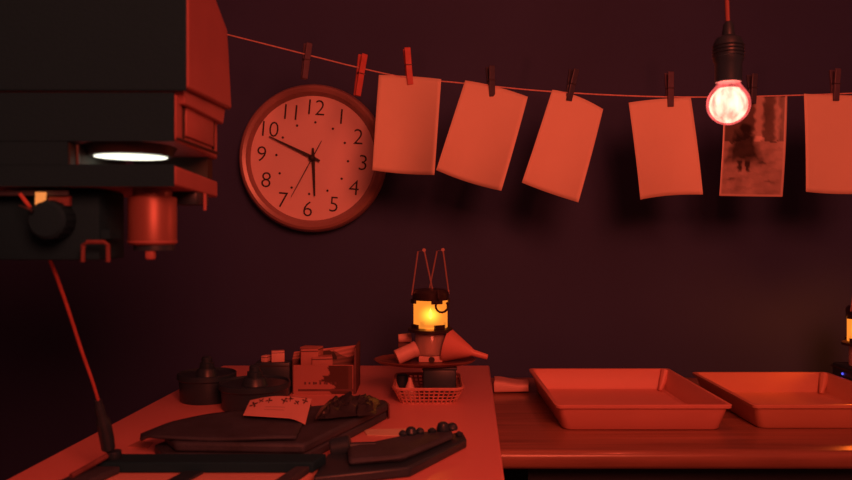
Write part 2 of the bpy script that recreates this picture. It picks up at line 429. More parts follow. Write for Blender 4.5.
NU, NV = 48, 72
g = surf(b, lambda u, v: PR[0].lerp(PR[1], u).lerp(PR[3].lerp(PR[2], u), v) + Vector((0, -.006 * 4 * (u - .5) ** 2 - .004 * math.sin(v * 3), 0)), NU, NV)
for j in range(NV + 1):
    for i in range(NU + 1):
        c = picture(i / NU, j / NV); g[j][i][cl_] = (c, c * .85, c * .8, 1)
mp = mat('printed_photograph', (.5, .5, .5), .22, .6)
an = mp.node_tree.nodes.new('ShaderNodeVertexColor'); an.layer_name = 'print'
mp.node_tree.links.new(an.outputs[0], mp.node_tree.nodes['Principled BSDF'].inputs['Base Color'])
o = obj('photo_print', b, mp, solid=.0006); tag(o, 'glossy print of a coated figure on a path, behind the bulb', 'photograph')

# ------------------------------------------------------------------ wall clock
cc = W(311, 157, 1.79); cr = .175
t = thing('wall_clock', (cc.x, YB, cc.z), 'large round wall clock with pale face and red lit rim', 'clock')
RY = Matrix.Rotation(R(90), 4, 'X')                    # lathe axis z -> -y (towards the room)
yb = YB
b = BM(); lathe(b, [(.150, 0), (cr - .004, .002), (cr, .012), (cr, .030), (cr - .003, .040)], (cc.x, yb, cc.z), 72, RY, caps=False); lathe(b, [(0, 0), (.150, 0)], (cc.x, yb, cc.z), 72, RY, caps=False); obj('case', b, 'clock_rim', t)
b = BM(); lathe(b, [(cr - .003, .040), (cr - .006, .046), (cr - .012, .049), (cr - .020, .047), (cr - .026, .036), (cr - .028, .030), (cr - .010, .030)], (cc.x, yb, cc.z), 72, RY, caps=False); obj('rim', b, 'clock_lip', t)
b = BM(); lathe(b, [(0, .0305), (cr - .026, .0305)], (cc.x, yb, cc.z), 72, RY, caps=False); obj('face', b, 'clock_face', t)
tilt = R(5.0); fy = yb - .0312
fc = W(312, 158, 1.815); ps = 1.815 / F
def cp(ang, r):                                        # clock position, degrees clockwise from twelve
    a = R(ang) + tilt; return fc.x + r * math.sin(a), fc.z + r * math.cos(a)
for h in range(1, 13):
    cu = bpy.data.curves.new('numeral', 'FONT'); cu.body = str(h); cu.size = .053; cu.align_x = 'CENTER'; cu.align_y = 'CENTER'
    cu.extrude = .0003; cu.resolution_u = 3; cu.offset = -.0006; cu.space_character = .95
    tmp = bpy.data.objects.new('tmp', cu); COL.objects.link(tmp)
    me = bpy.data.meshes.new_from_object(tmp.evaluated_get(bpy.context.evaluated_depsgraph_get()))
    bpy.data.objects.remove(tmp); me.materials.clear(); me.materials.append(M['ink'])
    x, z = cp(h * 30, 51 * ps)
    # the glyph is centred on its own box first
    xs = [v.co.x for v in me.vertices]; ys = [v.co.y for v in me.vertices]; mx, my = (min(xs) + max(xs)) / 2, (min(ys) + max(ys)) / 2
    me.transform(Matrix.Translation(Vector((x, fy, z)) - Vector(t.location)) @ Matrix.Rotation(tilt, 4, 'Y') @ Matrix.Rotation(R(90), 4, 'X') @ Matrix.Translation((-mx, -my, 0)))
    o = bpy.data.objects.new('numeral', me); COL.objects.link(o); o.parent = t
    x, z = cp(h * 30, 36 * ps)
    b = BM(); lathe(b, [(.0029, 0), (.0029, .0005)], (x, fy, z), 10, RY); obj('hour_dot', b, 'ink', t)
def hand(name, tip, tail, w0, w1, y):
    a = W(*tip, 1.815); c = W(*tail, 1.815); d = (a - c); d.y = 0; n = Vector((-d.z, 0, d.x)).normalized()
    k = (Vector((fc.x, 0, fc.z)) - Vector((c.x, 0, c.z))).length / d.length
    mid = c + d * min(.95, max(.05, k))
    poly = [c - n * w0 * .6, c + n * w0 * .6, mid + n * w0, a + n * w1, a - n * w1, mid - n * w0]
    b = BM(); prism(b, [(p.x, p.z) for p in poly], y - .0008, y, 'y'); obj(name, b, 'ink', t)
hand('hour_hand', (314.5, 196), (312.8, 148), .0042, .0020, fy - .004)
hand('minute_hand', (269.5, 136.5), (320, 161), .0038, .0012, fy - .007)
hand('second_hand', (291.5, 197), (322, 141), .0011, .0006, fy - .010)
b = BM(); lathe(b, [(.0075, 0), (.0075, .010), (.004, .013), (0, .0135)], (fc.x, fy, fc.z), 20, RY); obj('hub', b, 'ink', t)

# ------------------------------------------------------------------ hanging bulb
bx_, by_, bz_ = BULB
t = thing('pendant_bulb', (bx_, by_, ZC), 'glowing round red bulb hanging on a thin cord from a dark socket', 'lamp')
b = BM(); tube(b, smooth_path([(bx_ + .012, by_, ZC - .02), (bx_ + .006, by_, 2.1), (bx_ - .006, by_, 1.75), (bx_ - .003, by_, 1.58), (bx_, by_, 1.495)], 6), .0030, 8); obj('cord', b, 'flex', t)
b = BM(); lathe(b, [(.045, 0), (.045, -.012), (.03, -.028), (0, -.03)], (bx_ + .012, by_, ZC), 24); obj('ceiling_rose', b, 'black', t)
b = BM(); lathe(b, [(.004, .118), (.007, .113), (.009, .098), (.0165, .094), (.0205, .086), (.0210, .062), (.0185, .058), (.0185, .034), (.0175, .031)], (bx_, by_, bz_), 28); sk = obj('socket', b, 'black', t)
b = BM()
for k in range(4): lathe(b, [(.0205, .066 + k * .005), (.0222, .0675 + k * .005), (.0205, .069 + k * .005)], (bx_, by_, bz_), 28, caps=False)
obj('grip_ring', b, 'black', sk)
b = BM()
pr = [(0, -.0300)] + [(.0300 * math.cos(R(a)), .0300 * math.sin(R(a))) for a in range(-80, 46, 7)] + [(.0175, .0265), (.0155, .031), (.0150, .036)]
lathe(b, pr, (bx_, by_, bz_), 40, caps=False); gb = obj('glass_bulb', b, 'bulb', t)
b = BM(); lathe(b, [(0, -.0262)] + [(.0262 * math.cos(R(a)), .0262 * math.sin(R(a))) for a in range(-75, 50, 12)] + [(.015, .023), (0, .024)], (bx_, by_, bz_ - .001), 24, caps=False); obj('glowing_core', b, 'filament', gb)

# invented housing for the added fill light, out of view
t = thing('fill_lamp', (FILL[0], FILL[1], ZC), 'broad conical fill lamp added out of view behind the viewer', 'lamp')
b = BM(); tube(b, [(FILL[0], FILL[1], ZC), (FILL[0], FILL[1] , FILL[2] + .06)], .003); obj('cord', b, 'black', t)
rq = sl.rotation_euler.to_matrix().to_4x4()
b = BM(); lathe(b, [(.415, -.012), (.425, -.012), (.425, .020), (.30, .070), (.03, .085), (0, .085), (0, .020), (.415, .010)], FILL, 40, rq, caps=False); obj('shade', b, 'black', t)

# ------------------------------------------------------------------ lanterns
_gm = []
def L_ORG(t): return t.location.z
def glow_mat(zl):
    if _gm: return _gm[0]
    m = bpy.data.materials.new('flame_glow'); m.use_nodes = True; nt = m.node_tree
    for n in list(nt.nodes): nt.nodes.remove(n)
    out = nt.nodes.new('ShaderNodeOutputMaterial'); e = nt.nodes.new('ShaderNodeEmission'); e.inputs[0].default_value = (1, .52, .07, 1)
    tc = nt.nodes.new('ShaderNodeTexCoord'); mp = nt.nodes.new('ShaderNodeMapping'); mp.vector_type = 'TEXTURE'
    mp.inputs['Location'].default_value = (0, 0, zl - .004); mp.inputs['Scale'].default_value = (.030, .030, .026)
    g = nt.nodes.new('ShaderNodeTexGradient'); g.gradient_type = 'QUADRATIC_SPHERE'
    mu = nt.nodes.new('ShaderNodeMath'); mu.operation = 'MULTIPLY'; mu.inputs[1].default_value = 300.0
    nt.links.new(tc.outputs['Object'], mp.inputs[0]); nt.links.new(mp.outputs[0], g.inputs[0]); nt.links.new(g.outputs['Fac'], mu.inputs[0]); nt.links.new(mu.outputs[0], e.inputs[1])
    nt.links.new(e.outputs[0], out.inputs['Volume'])
    _gm.append(m); return m
def lantern(px, base_z, x, y, label, lit=True):
    t = thing('candle_lantern', (x, y, base_z), label, 'lantern', 'small glowing lanterns')
    z = base_z
    b = BM(); lathe(b, [(.026, 0), (.030, .002), (.030, .040), (.028, .043)], (x, y, z), 28); k_ = obj('fuel_tank', b, 'tank_glass', t, label='clear lower cylinder')
    b = BM(); lathe(b, [(.012, .003), (.012, .034), (0, .034)], (x, y, z), 16); obj('candle', b, 'pale', k_)
    b = BM(); lathe(b, [(.036, .043), (.044, .045), (.044, .050), (.036, .053)], (x, y, z), 32); br = obj('base_ring', b, 'lantern', t)
    for a in range(30, 390, 90):
        b = BM(); box(b, (x + .0345 * math.cos(R(a)), y + .0345 * math.sin(R(a)), z + .056), (.004, .022, .008), rz=R(a)); obj('lug', b, 'lantern', br)
    b = BM(); lathe(b, [(.033, .053), (.033, .110)], (x, y, z), 32, caps=False); gl = obj('glass_globe', b, 'globe', t, label='glowing orange glass')
    b = BM(); lathe(b, [(0, .054)] + [(.0300 * math.sin(R(a)), .080 - .026 * math.cos(R(a))) for a in range(15, 180, 15)] + [(0, .106)], (x, y, z), 20, caps=False); obj('flame_glow', b, glow_mat(z + .080 - L_ORG(t)), gl)
    b = BM(); lathe(b, [(0, .068), (.003, .071), (.0042, .075), (.003, .081), (0, .089)], (x, y, z), 12, caps=False); obj('flame', b, 'flame', gl)
    b = BM(); lathe(b, [(.0345, .106), (.0355, .110), (.0360, .120), (.031, .126), (.016, .128), (0, .128)], (x, y, z), 32); cp_ = obj('top_cap', b, 'lantern', t)
    for a in (20, 110, 200, 290):
        b = BM(); box(b, (x + .035 * math.cos(R(a)), y + .035 * math.sin(R(a)), z + .104), (.004, .022, .008), rz=R(a)); obj('lug', b, 'lantern', cp_)
    # two raised wire bails
    for s, yy in ((-1, -.012), (1, .012)):
        b = BM(); ap = x + s * .0185
        tube(b, [(x - .036 if s < 0 else x - .004, y + yy, z + .116), (ap - .006, y + yy, z + .200), (ap + .006, y + yy, z + .203), (x + .006 if s < 0 else x + .036, y + yy, z + .116)], .0016, 6)
        lathe(b, [(.0035, -.002), (.0035, .002)], (ap + .006, y + yy, z + .203), 10, RY)
        obj('wire_bail', b, 'wire', t)
    b = BM(); hx = x + .017
    pp = [(hx - .004, y - .037, z + .128), (hx - .002, y - .040, z + .112)] + [(hx + .004 + .0115 * math.cos(R(a)), y - .041, z + .097 + .0115 * math.sin(R(a))) for a in range(125, 420, 25)]
    tube(b, pp, .0023, 6); obj('hook', b, 'lantern', t)
    return t
l1x, l1y = (430.5 - 426) / F * 1.50, 1.50
def zat(py, d): return H + (230 - py) / F * d
L1Z = zat(332, 1.50) - .043
lantern(430, L1Z, l1x, l1y, 'glowing lantern standing in the middle on the items above the basket')
light('lantern_light', 'POINT', (l1x, l1y, L1Z + .080), .12, (1.0, .22, .04), shadow_soft_size=.012)
l2x, l2y = .912, 1.60
L2Z = zat(346, 1.60) - .043
l2 = lantern(862, L2Z, l2x, l2y, 'glowing lantern cut by the right frame edge beside the right tray')
light('lantern_light', 'POINT', (l2x, l2y, L2Z + .095), 2.2, (1.0, .20, .035), shadow_soft_size=.012)
b = BM(); box(b, (l2x + .002, l2y, (ZW + L2Z) / 2), (.078, .12, L2Z - ZW), bev=.003)
o = thing('black_box', (l2x, l2y, ZW), 'small black box under the lantern at the right frame edge', 'box'); obj('body', b, 'black', o)
b = BM(); lathe(b, [(.0026, 0), (.0026, .002), (0, .003)], (.8745, 1.615, .9185), 10, Matrix.Rotation(R(-90), 4, 'Y'))
bb = obj('indicator_light', b, 'blue', o, label='tiny blue glowing light')
b = BM(); box(b, (l2x, 1.60, L2Z - .0075), (.0815, .1215, .002)); obj('lid_seam', b, 'ink', o)

# ------------------------------------------------------------------ basket, platter and bottles under the lantern
bk = thing('woven_basket', W(428, 400, 1.47).xyz, 'pale woven rectangular basket on the white table below the lantern', 'basket')
bk.location = ((428 - 426) / F * 1.48, 1.48, .90)
bx0, bx1, by0, by1 = -.060, .068, 1.405, 1.560
def rr(x0, x1, y0, y1, r=.018, n=5):
    o = []
    for cx, cy, a0 in ((x1 - r, y1 - r, 0), (x0 + r, y1 - r, 90), (x0 + r, y0 + r, 180), (x1 - r, y0 + r, 270)):
        for k in range(n + 1):
            a = R(a0 + 90 * k / n); o.append((cx + r * math.cos(a), cy + r * math.sin(a)))
    return o
def loop(b, pl, z, r, n=6):
    p = [Vector((x, y, z)) for x, y in pl]; p.append(p[0].copy()); tube(b, p, r, n)
top = rr(bx0, bx1, by0, by1); bot = rr(bx0 + .012, bx1 - .012, by0 + .012, by1 - .012)
b = BM(); loop(b, top, .929, .0032); obj('rim', b, 'wicker', bk)
b = BM(); prism(b, bot, .900, .9025); obj('base', b, 'wicker', bk)
b = BM()
def lerp2(a, c, t): return [(p[0] + (q[0] - p[0]) * t, p[1] + (q[1] - p[1]) * t) for p, q in zip(a, c)]
for k in range(1, 4): loop(b, lerp2(bot, top, k / 4.2), .9015 + .0275 * k / 4.2, .0013, 5)
obj('weave_strand', b, 'wicker', bk)
def perim(pl, n):
    q = [Vector((x, y, 0)) for x, y in pl]; q.append(q[0]); L = [0]
    for i in range(len(q) - 1): L.append(L[-1] + (q[i + 1] - q[i]).length)
    for k in range(n):
        s = L[-1] * k / n; i = max(j for j in range(len(L) - 1) if L[j] <= s); f = (s - L[i]) / (L[i + 1] - L[i] + 1e-9)
        yield q[i].lerp(q[i + 1], f)
b = BM()
for p, q in zip(perim(bot, 56), perim(top, 56)):
    box(b, (0, 0, 0), (.001, .001, .001)) if False else tube(b, [(p.x, p.y, .9015), (q.x, q.y, .929)], .0017, 5)
obj('stake', b, 'wicker', bk)

b = BM(); box(b, (.0255, 1.480, .9305), (.062, .075, .055), bev=.003)
tn = thing('dark_tin', (.0255, 1.48, .903), 'dark square tin standing in the basket under the platter', 'tin'); obj('body', b, 'black', tn)
b = BM(); box(b, (.0255, 1.480, .9595), (.065, .078, .005), bev=.001); obj('lid', b, 'black', tn)
b = BM(); lathe(b, [(.010, 0), (.0125, .002), (.0125, .012), (.004, .034), (.003, .040), (0, .0405)], (-.030, 1.445, .903), 16)
o = obj('nozzle_cap', b, 'pale'); tag(o, 'small pale conical nozzle standing in the left of the basket', 'cap')
b = BM(); lathe(b, [(.011, 0), (.011, .034), (.009, .036), (0, .036)], (-.046, 1.500, .903), 16)
o = obj('film_canister', b, 'black'); tag(o, 'black film canister in the left rear corner of the basket', 'canister')

PZ = .9625
pcx, pcy = (425 - 426) / F * 1.48, 1.49
b = BM()
S = Matrix.Scale(1.0, 4) ; pe = Matrix.Diagonal((1.0, .72, 1.0, 1.0))
lathe(b, [(0, 0), (.078, 0), (.092, .003), (.099, .008), (.097, .009), (.088, .005), (.076, .003), (0, .003)], (pcx, pcy, PZ), 48, pe, caps=False)
o = obj('oval_platter', b, 'platter'); tag(o, 'brown oval platter above the basket carrying white rolls and the lantern', 'tray')
PT = PZ + .003
# support block under the lantern
b = BM(); box(b, (l1x, l1y, (PT + L1Z) / 2), (.046, .046, L1Z - PT - .0006), bev=.002)
o = thing('white_carton', (l1x, l1y, PT), 'small white carton on the platter carrying the lantern', 'box'); obj('carton_body', b, 'pale', o)
b = BM(); lathe(b, [(.006, 0), (.006, .001)], (l1x + .002, l1y - .0228, (PT + L1Z) / 2 - .001), 14, RY); obj('round_opening', b, 'ink', o)
def roll(c, L, r, yaw, pitch, label):
    rot = Matrix.Rotation(R(yaw), 4, 'Z') @ Matrix.Rotation(R(90 - pitch), 4, 'Y')
    t = thing('film_canister', c, label, 'canister', 'pale film canisters on the platter')
    b = BM(); lathe(b, [(r * .9, -L / 2), (r, -L / 2 + .001), (r, L / 2 - .008)], c, 24, rot); obj('can_body', b, 'pale', t)
    b = BM(); lathe(b, [(r * 1.06, L / 2 - .009), (r * 1.06, L / 2 - .001), (r * .95, L / 2), (0, L / 2)], c, 24, rot); obj('lid', b, 'pale', t)
roll((W(407, 352, 1.49).x, 1.475, PT + .019), .044, .0145, 12, 22, 'larger pale canister lying aslant at the left of the platter')
roll((W(405, 339, 1.54).x, 1.530, PT + .040), .026, .0085, 4, 4, 'smaller pale canister raised behind the larger one on the platter')
b = BM(); box(b, (W(405, 339, 1.54).x, 1.530, PT + .0155), (.026, .026, .031), bev=.002)
o = obj('film_carton', b, 'card_dark'); tag(o, 'dark small film carton at the back left of the platter', 'box')

# funnel lying on its side
t = thing('funnel', (.055, 1.50, PT), 'pale plastic funnel lying on its side, spout pointing right', 'funnel')
fo = Vector((.0385, 1.492, PT + .032)); rot = Matrix.Rotation(R(-14), 4, 'Z') @ Matrix.Rotation(R(104), 4, 'Y')
b = BM(); lathe(b, [(.0330, 0), (.0330, .004), (.0315, .006), (.0100, .050), (.0088, .050), (.0300, .005), (.0315, .0)], fo, 36, rot, caps=False); obj('cone', b, 'funnel', t)
b = BM(); lathe(b, [(.0098, .049), (.0065, .056), (.0050, .084), (.0040, .084), (.0055, .056), (.0085, .049)], fo, 20, rot, caps=False); obj('spout', b, 'funnel', t)

# ------------------------------------------------------------------ developing tanks
def tank(x, y, r, h, label, flange, cup):
    t = thing('developing_tank', (x, y, .90), label, 'tank', 'black film developing tanks')
    b = BM(); lathe(b, [(r * .93, 0), (r * .96, .002), (r, h), (r * .98, h)], (x, y, .90), 40); obj('body', b, 'black', t)
    b = BM(); lathe(b, [(r * .9, h - .001), (flange - .002, h - .001), (flange, h + .001), (flange, h + cup), (flange - .002, h + cup + .001), (flange - .005, h + cup - .003), (r * .40, h + cup - .005), (r * .34, h + cup + .006), (r * .30, h + cup + .009), (0, h + cup + .009)], (x, y, .90), 40); lid = obj('lid', b, 'black', t)
    b = BM(); lathe(b, [(.013, h + cup + .009), (.013, h + cup + .018), (.010, h + cup + .020), (.010, h + cup + .028), (.006, h + cup + .031), (0, h + cup + .031)], (x, y, .90), 20)
    for a in range(0, 360, 45): box(b, (x + .012 * math.cos(R(a)), y + .012 * math.sin(R(a)), .90 + h + cup + .014), (.003, .003, .010), rz=R(a))
    obj('stirring_knob', b, 'black', lid)
tank(-.413, 1.452, .051, .041, 'black developing tank furthest left on the white table', .0545, .010)
tank(-.309, 1.390, .060, .036, 'black developing tank nearer the middle, with a broad lid', .0635, .010)

# ------------------------------------------------------------------ carton of film boxes with its open printed lid
t = thing('open_carton', (-.205, 1.55, .90), 'open printed cardboard carton standing behind the black portfolio', 'box')
X0, X1, Y0, Y1, ZT = -.258, -.142, 1.50, 1.60, .957
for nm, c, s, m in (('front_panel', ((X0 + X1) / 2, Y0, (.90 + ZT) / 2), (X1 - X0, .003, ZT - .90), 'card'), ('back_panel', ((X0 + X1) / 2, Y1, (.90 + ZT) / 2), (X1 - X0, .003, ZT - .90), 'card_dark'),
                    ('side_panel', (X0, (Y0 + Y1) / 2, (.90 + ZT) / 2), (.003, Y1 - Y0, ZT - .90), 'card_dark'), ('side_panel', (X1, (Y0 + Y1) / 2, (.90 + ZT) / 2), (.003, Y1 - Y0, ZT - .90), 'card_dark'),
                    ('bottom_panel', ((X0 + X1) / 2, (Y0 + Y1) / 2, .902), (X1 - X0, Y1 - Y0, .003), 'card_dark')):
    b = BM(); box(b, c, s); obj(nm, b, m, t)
b = BM(); box(b, (-.297, 1.505, .9317), (.066, .035, .0632), bev=.001)
o = thing('film_box', (-.298, 1.505, .90), 'upright black film box between the nearer tank and the open carton', 'box', 'film boxes'); obj('box_body', b, 'black', o)
b = BM(); box(b, (-.297, 1.505, .957), (.0668, .0358, .002)); obj('flap_seam', b, 'ink', o)
for cx_, w_, h_, rz_, lab in ((-.289, .025, .021, 12, 'tiny white film box standing on the black film box'), (-.312, .012, .012, -20, 'smallest carton piece left on top of the black film box')):
    o = thing('film_box', (cx_, 1.503, .9634), lab, 'box', 'film boxes')
    b = BM(); box(b, (cx_, 1.503, .9636 + h_ / 2), (w_, .018, h_), rz=R(rz_), bev=.001); obj('box_body', b, 'pale', o)
    b = BM(); box(b, (cx_, 1.503, .9636 + h_ - .003), (w_ + .0006, .0186, .0012), rz=R(rz_)); obj('flap_seam', b, 'card_dark', o)
# printed lid: landscape-like print with dark arch and slanting bands
b = BM(); lay = b.verts.layers.float_color.new('print')
lidp = [W(294, 352, 1.60), W(357, 345, 1.60), W(357, 366, 1.59), W(291, 366, 1.59)]
g = surf(b, lambda u, v: lidp[0].lerp(lidp[1], u).lerp(lidp[3].lerp(lidp[2], u), v), 60, 28)
for j in range(29):
    for i in range(61):
        u, v = i / 60, j / 28
        c = .45 + .12 * math.sin(3 * u + 30 * (v + .35 * u))
        d = math.hypot((u - .52) / .17, (v - .62) / .50)
        if d < 1 and v < .66: c = .04 if d > .45 else .12
        if u > .62 and v > .30 + .25 * math.sin(u * 9): c *= .35
        if u < .2 and v > .5: c = .15
        g[j][i][lay] = (c, c * .5, c * .48, 1)
ml = mat('printed_lid', (.5, .5, .5), .5, .4); an = ml.node_tree.nodes.new('ShaderNodeVertexColor'); an.layer_name = 'print'
ml.node_tree.links.new(an.outputs[0], ml.node_tree.nodes['Principled BSDF'].inputs['Base Color'])
obj('printed_lid', b, ml, t, solid=.003)
b = BM(); p0, p1 = W(352, 346, 1.575), W(358, 346, 1.575)
box(b, (-.1385, 1.55, .945), (.004, .098, .090), bev=.0005); obj('side_flap', b, 'card_dark', t)
b = BM(); lay = b.verts.layers.float_color.new('print')
g = surf(b, lambda u, v: Vector((X0 + .001 + u * (X1 - X0 - .002), Y0 - .0022, ZT - .001 - v * (ZT - .902))), 50, 24)
for j in range(25):
    for i in range(51):
        u, v = i / 50, j / 24; e_ = .60 + .10 * mathutils.noise.noise(Vector((v * 6, 1, 2))) + (.06 if v > .62 else 0) - .12 * (abs(v - .45) < .1)
        c = .38 if u < e_ else .07
        if u > .93: c = .12
        g[j][i][lay] = (c, c * .5, c * .48, 1)
obj('printed_front', b, ml, t)
b = BM()
for k in range(9): box(b, (-.235 + k * .007 + .0015 * (k % 3), Y0 - .0026, .922), (.0035, .0006, .005 - .001 * (k % 2)))
box(b, ((X0 + X1) / 2 + .006, Y0 - .0026, .9085), (.11, .0006, .004)); obj('printed_band', b, 'card_dark', t)
for i, (px, py, s, rz, m, lab) in enumerate((
        (293, 356, (.034, .022, .030), 8, 'card', 'upright film box left in the open carton'),
        (309, 354, (.040, .026, .022), -14, 'card', 'film box lying aslant in the middle of the open carton'),
        (322, 360, (.040, .030, .016), 10, 'card', 'flat film box lying at the right of the open carton'),
        )):
    c = W(px, py, 1.535)
    z0 = .9045; top_ = c.z + s[2] / 2
    t2 = thing('film_box', (max(X0 + .026, c.x), 1.535 + (.028 if i == 1 else 0), z0), lab, 'box', 'film boxes in the open carton')
    b = BM(); box(b, (t2.location.x, t2.location.y, (z0 + top_) / 2), (s[0], s[1], top_ - z0), rz=R(rz), bev=.001); obj('box_body', b, m, t2)
    b = BM(); box(b, (t2.location.x, t2.location.y, top_ - .004), (s[0] + .0008, s[1] + .0008, .002), rz=R(rz)); obj('flap_seam', b, 'card_dark', t2)

# ------------------------------------------------------------------ black portfolio, bag, leaflet
t = thing('portfolio_case', (-.22, 1.18, .90), 'flat dark leather portfolio case with brown end in the middle of the white table', 'case')
b = BM(); prism(b, [(-.360, 1.055), (-.388, 1.100), (-.335, 1.225), (-.075, 1.335), (-.066, 1.300), (-.168, 1.045)], .9003, .914); obj('lower_shell', b, 'leather', t, bevel=.003)
b = BM(); prism(b, [(-.345, 1.058), (-.376, 1.105), (-.320, 1.225), (-.073, 1.330), (-.064, 1.298), (-.166, 1.050)], .9145, .928); obj('upper_shell', b, 'leather', t, bevel=.004)
b = BM()
q0, q1 = Vector((-.0625, 1.297, 0)), Vector((-.0735, 1.332, 0)); dd = (q1 - q0)
box(b, ((q0 + q1) / 2 + Vector((.0012, 0, .914))), (.003, dd.length * .9, .024), rz=math.atan2(-dd.x, dd.y) , bev=.001); obj('end_panel', b, 'brown', t, label='brown leather end panel')
b = BM()
# drooping cover flap with lifted left lip
def pl(ps, u):
    k = u * (len(ps) - 1); i = min(int(k), len(ps) - 2); return Vector(ps[i]).lerp(Vector(ps[i + 1]), k - i)
def flap(u, v):
    p = pl([(-.402, 1.085), (-.380, 1.070), (-.300, 1.062), (-.240, 1.060), (-.180, 1.065)], u).lerp(pl([(-.414, 1.118), (-.382, 1.155), (-.345, 1.190), (-.300, 1.225), (-.240, 1.250), (-.190, 1.272)], u), v)
    z = .9315 - .008 * max(0, 1 - u / .22) ** 1.5 + .0012 * math.sin(u * 9 + v * 4)
    return Vector((p.x, p.y, z))
surf(b, flap, 24, 14); obj('cover_flap', b, 'leather', t, solid=.004)
b = BM(); box(b, (-.235, 1.235, .937), (.10, .018, .003), rz=R(16), bev=.001); obj('strap', b, 'brown', t)

def leaf(u, v):
    c0, c1, c2, c3 = W(250, 401, 1.212), W(312, 397, 1.222), W(306, 420, 1.150), W(243, 416, 1.160)
    p = c0.lerp(c1, u).lerp(c3.lerp(c2, u), v); p.z += .004 * math.sin(u * 4) * (1 - v) + .001
    if u > .72: p.z -= .006 * ((u - .72) / .28) ** 2 * (v) ; p.y -= .008 * ((u - .72) / .28) * v
    return p
b = BM(); lay = b.verts.layers.float_color.new('print')
g = surf(b, leaf, 72, 30)
for j in range(31):
    for i in range(73):
        u, v = i / 72, j / 30; c = .62
        for ku, kv, kr in ((.10, .35, .07), (.20, .18, .05), (.33, .22, .055), (.58, .22, .06), (.66, .12, .05), (.78, .26, .045), (.90, .14, .05)):
            dx, dy = (u - ku), (v - kv) * .38
            a = math.atan2(dy, dx); 
            if math.hypot(dx, dy) < kr * (.6 + .4 * math.cos(4 * a + ku * 20)): c = .04
        if .45 < v < .78 and .30 < u < .62 and (j % 4 == 0): c = .38
        g[j][i][lay] = (c, c * .62, c * .62, 1)
mf = mat('printed_leaflet', (.5, .5, .5), .6, .3); an = mf.node_tree.nodes.new('ShaderNodeVertexColor'); an.layer_name = 'print'
mf.node_tree.links.new(an.outputs[0], mf.node_tree.nodes['Principled BSDF'].inputs['Base Color'])
o = obj('printed_leaflet', b, mf, solid=.0008); tag(o, 'pale leaflet with dark floral marks along its upper edge, on the portfolio', 'leaflet')
b = BM(); box(b, (-.236, 1.196, .9350), (.088, .030, .005), rz=R(5), bev=.002)
o = obj('paper_packet', b, 'black'); tag(o, 'flat black paper packet under the floral leaflet', 'packet')

import mathutils
b = BM()
def bag(u, v):
    x = -.168 + u * .090 ; y = 1.165 + v * .110 + .03 * u
    n = mathutils.noise.fractal(Vector((x * 45, y * 30, 3)), .8, 2.1, 4)
    e = min(1, 5 * min(u, 1 - u, v, 1 - v))
    return Vector((x + .006 * n, y + .006 * n, .9335 + e * (.006 + .014 * abs(n) + .006 * v)))
surf(b, bag, 30, 30)
o = obj('black_bag', b, 'bag', smooth=20); tag(o, 'crumpled black plastic bag on the right half of the portfolio', 'bag')
b = BM(); p0, p1 = W(315, 419, 1.150), W(330, 403, 1.205)
tube(b, [p0, (p0 + p1) / 2 + Vector((0, 0, .003)), p1], [.0018, .0034, .0022], 8)
o = obj('metal_clip', b, 'spring'); tag(o, 'thin bright metal clip lying on the crumpled black bag', 'clip')

# ------------------------------------------------------------------ slips of paper on the table
b = BM(); prism(b, [(T(363, 430).x, T(363, 430).y), (T(418, 429).x, T(418, 429).y), (T(420, 437).x, T(420, 437).y), (T(367, 435.5).x, T(367, 435.5).y)], .9003, .9012)
o = obj('paper_slip', b, 'paper'); tag(o, 'narrow white paper slip lying behind the black negative carrier', 'paper')
b = BM(); prism(b, [(T(128, 447).x, T(128, 447).y), (T(140, 441).x, T(140, 441).y), (T(153, 443).x, T(153, 443).y), (T(147, 449).x, T(147, 449).y)], .9003, .9012)
o = obj('paper_scrap', b, 'card'); tag(o, 'small reddish paper scrap beside the left tip of the portfolio', 'paper')

# ------------------------------------------------------------------ negative carrier in front
t = thing('negative_carrier', (-.04, 1.06, .90), 'black hinged negative carrier with knob, nearest on the white table', 'negative carrier')
b = BM(); prism(b, [(-.140, .955), (-.020, .995), (.060, 1.130), (.056, 1.172), (-.135, 1.055)], .9003, .914); obj('lower_plate', b, 'black', t, bevel=.003)
b = BM(); prism(b, [(-.100, .995), (-.030, 1.012), (.040, 1.118), (.038, 1.158), (-.030, 1.118), (-.108, 1.055)], .9145, .924); obj('upper_plate', b, 'leather', t, bevel=.005)
b = BM(); kc = W(341, 447, 1.065); lathe(b, [(.012, -.014), (.0145, -.012), (.0145, .012), (.012, .014)], kc, 20, Matrix.Rotation(R(80), 4, 'Y')); obj('knob', b, 'black', t)
b = BM(); tube(b, [kc, (-.07, 1.07, .920)], .006, 8); obj('hinge_pin', b, 'black', t)
for px, s_, h_ in ((403, .006, .007), (411, .008, .011), (420, .006, .008), (432, .006, .006), (443, .009, .013), (452, .008, .010), (459, .005, .006)):
    y_ = 1.108 + (px - 400) / 60 * .038; x_ = (px - 426) / F * y_
    b = BM(); lathe(b, [(s_, 0), (s_ * 1.1, .003), (s_ * .8, h_ - .002), (s_ * .4, h_), (0, h_)], (x_, y_, .9242 if px < 455 else .9145), 10); obj('clamp_screw', b, 'black', t)

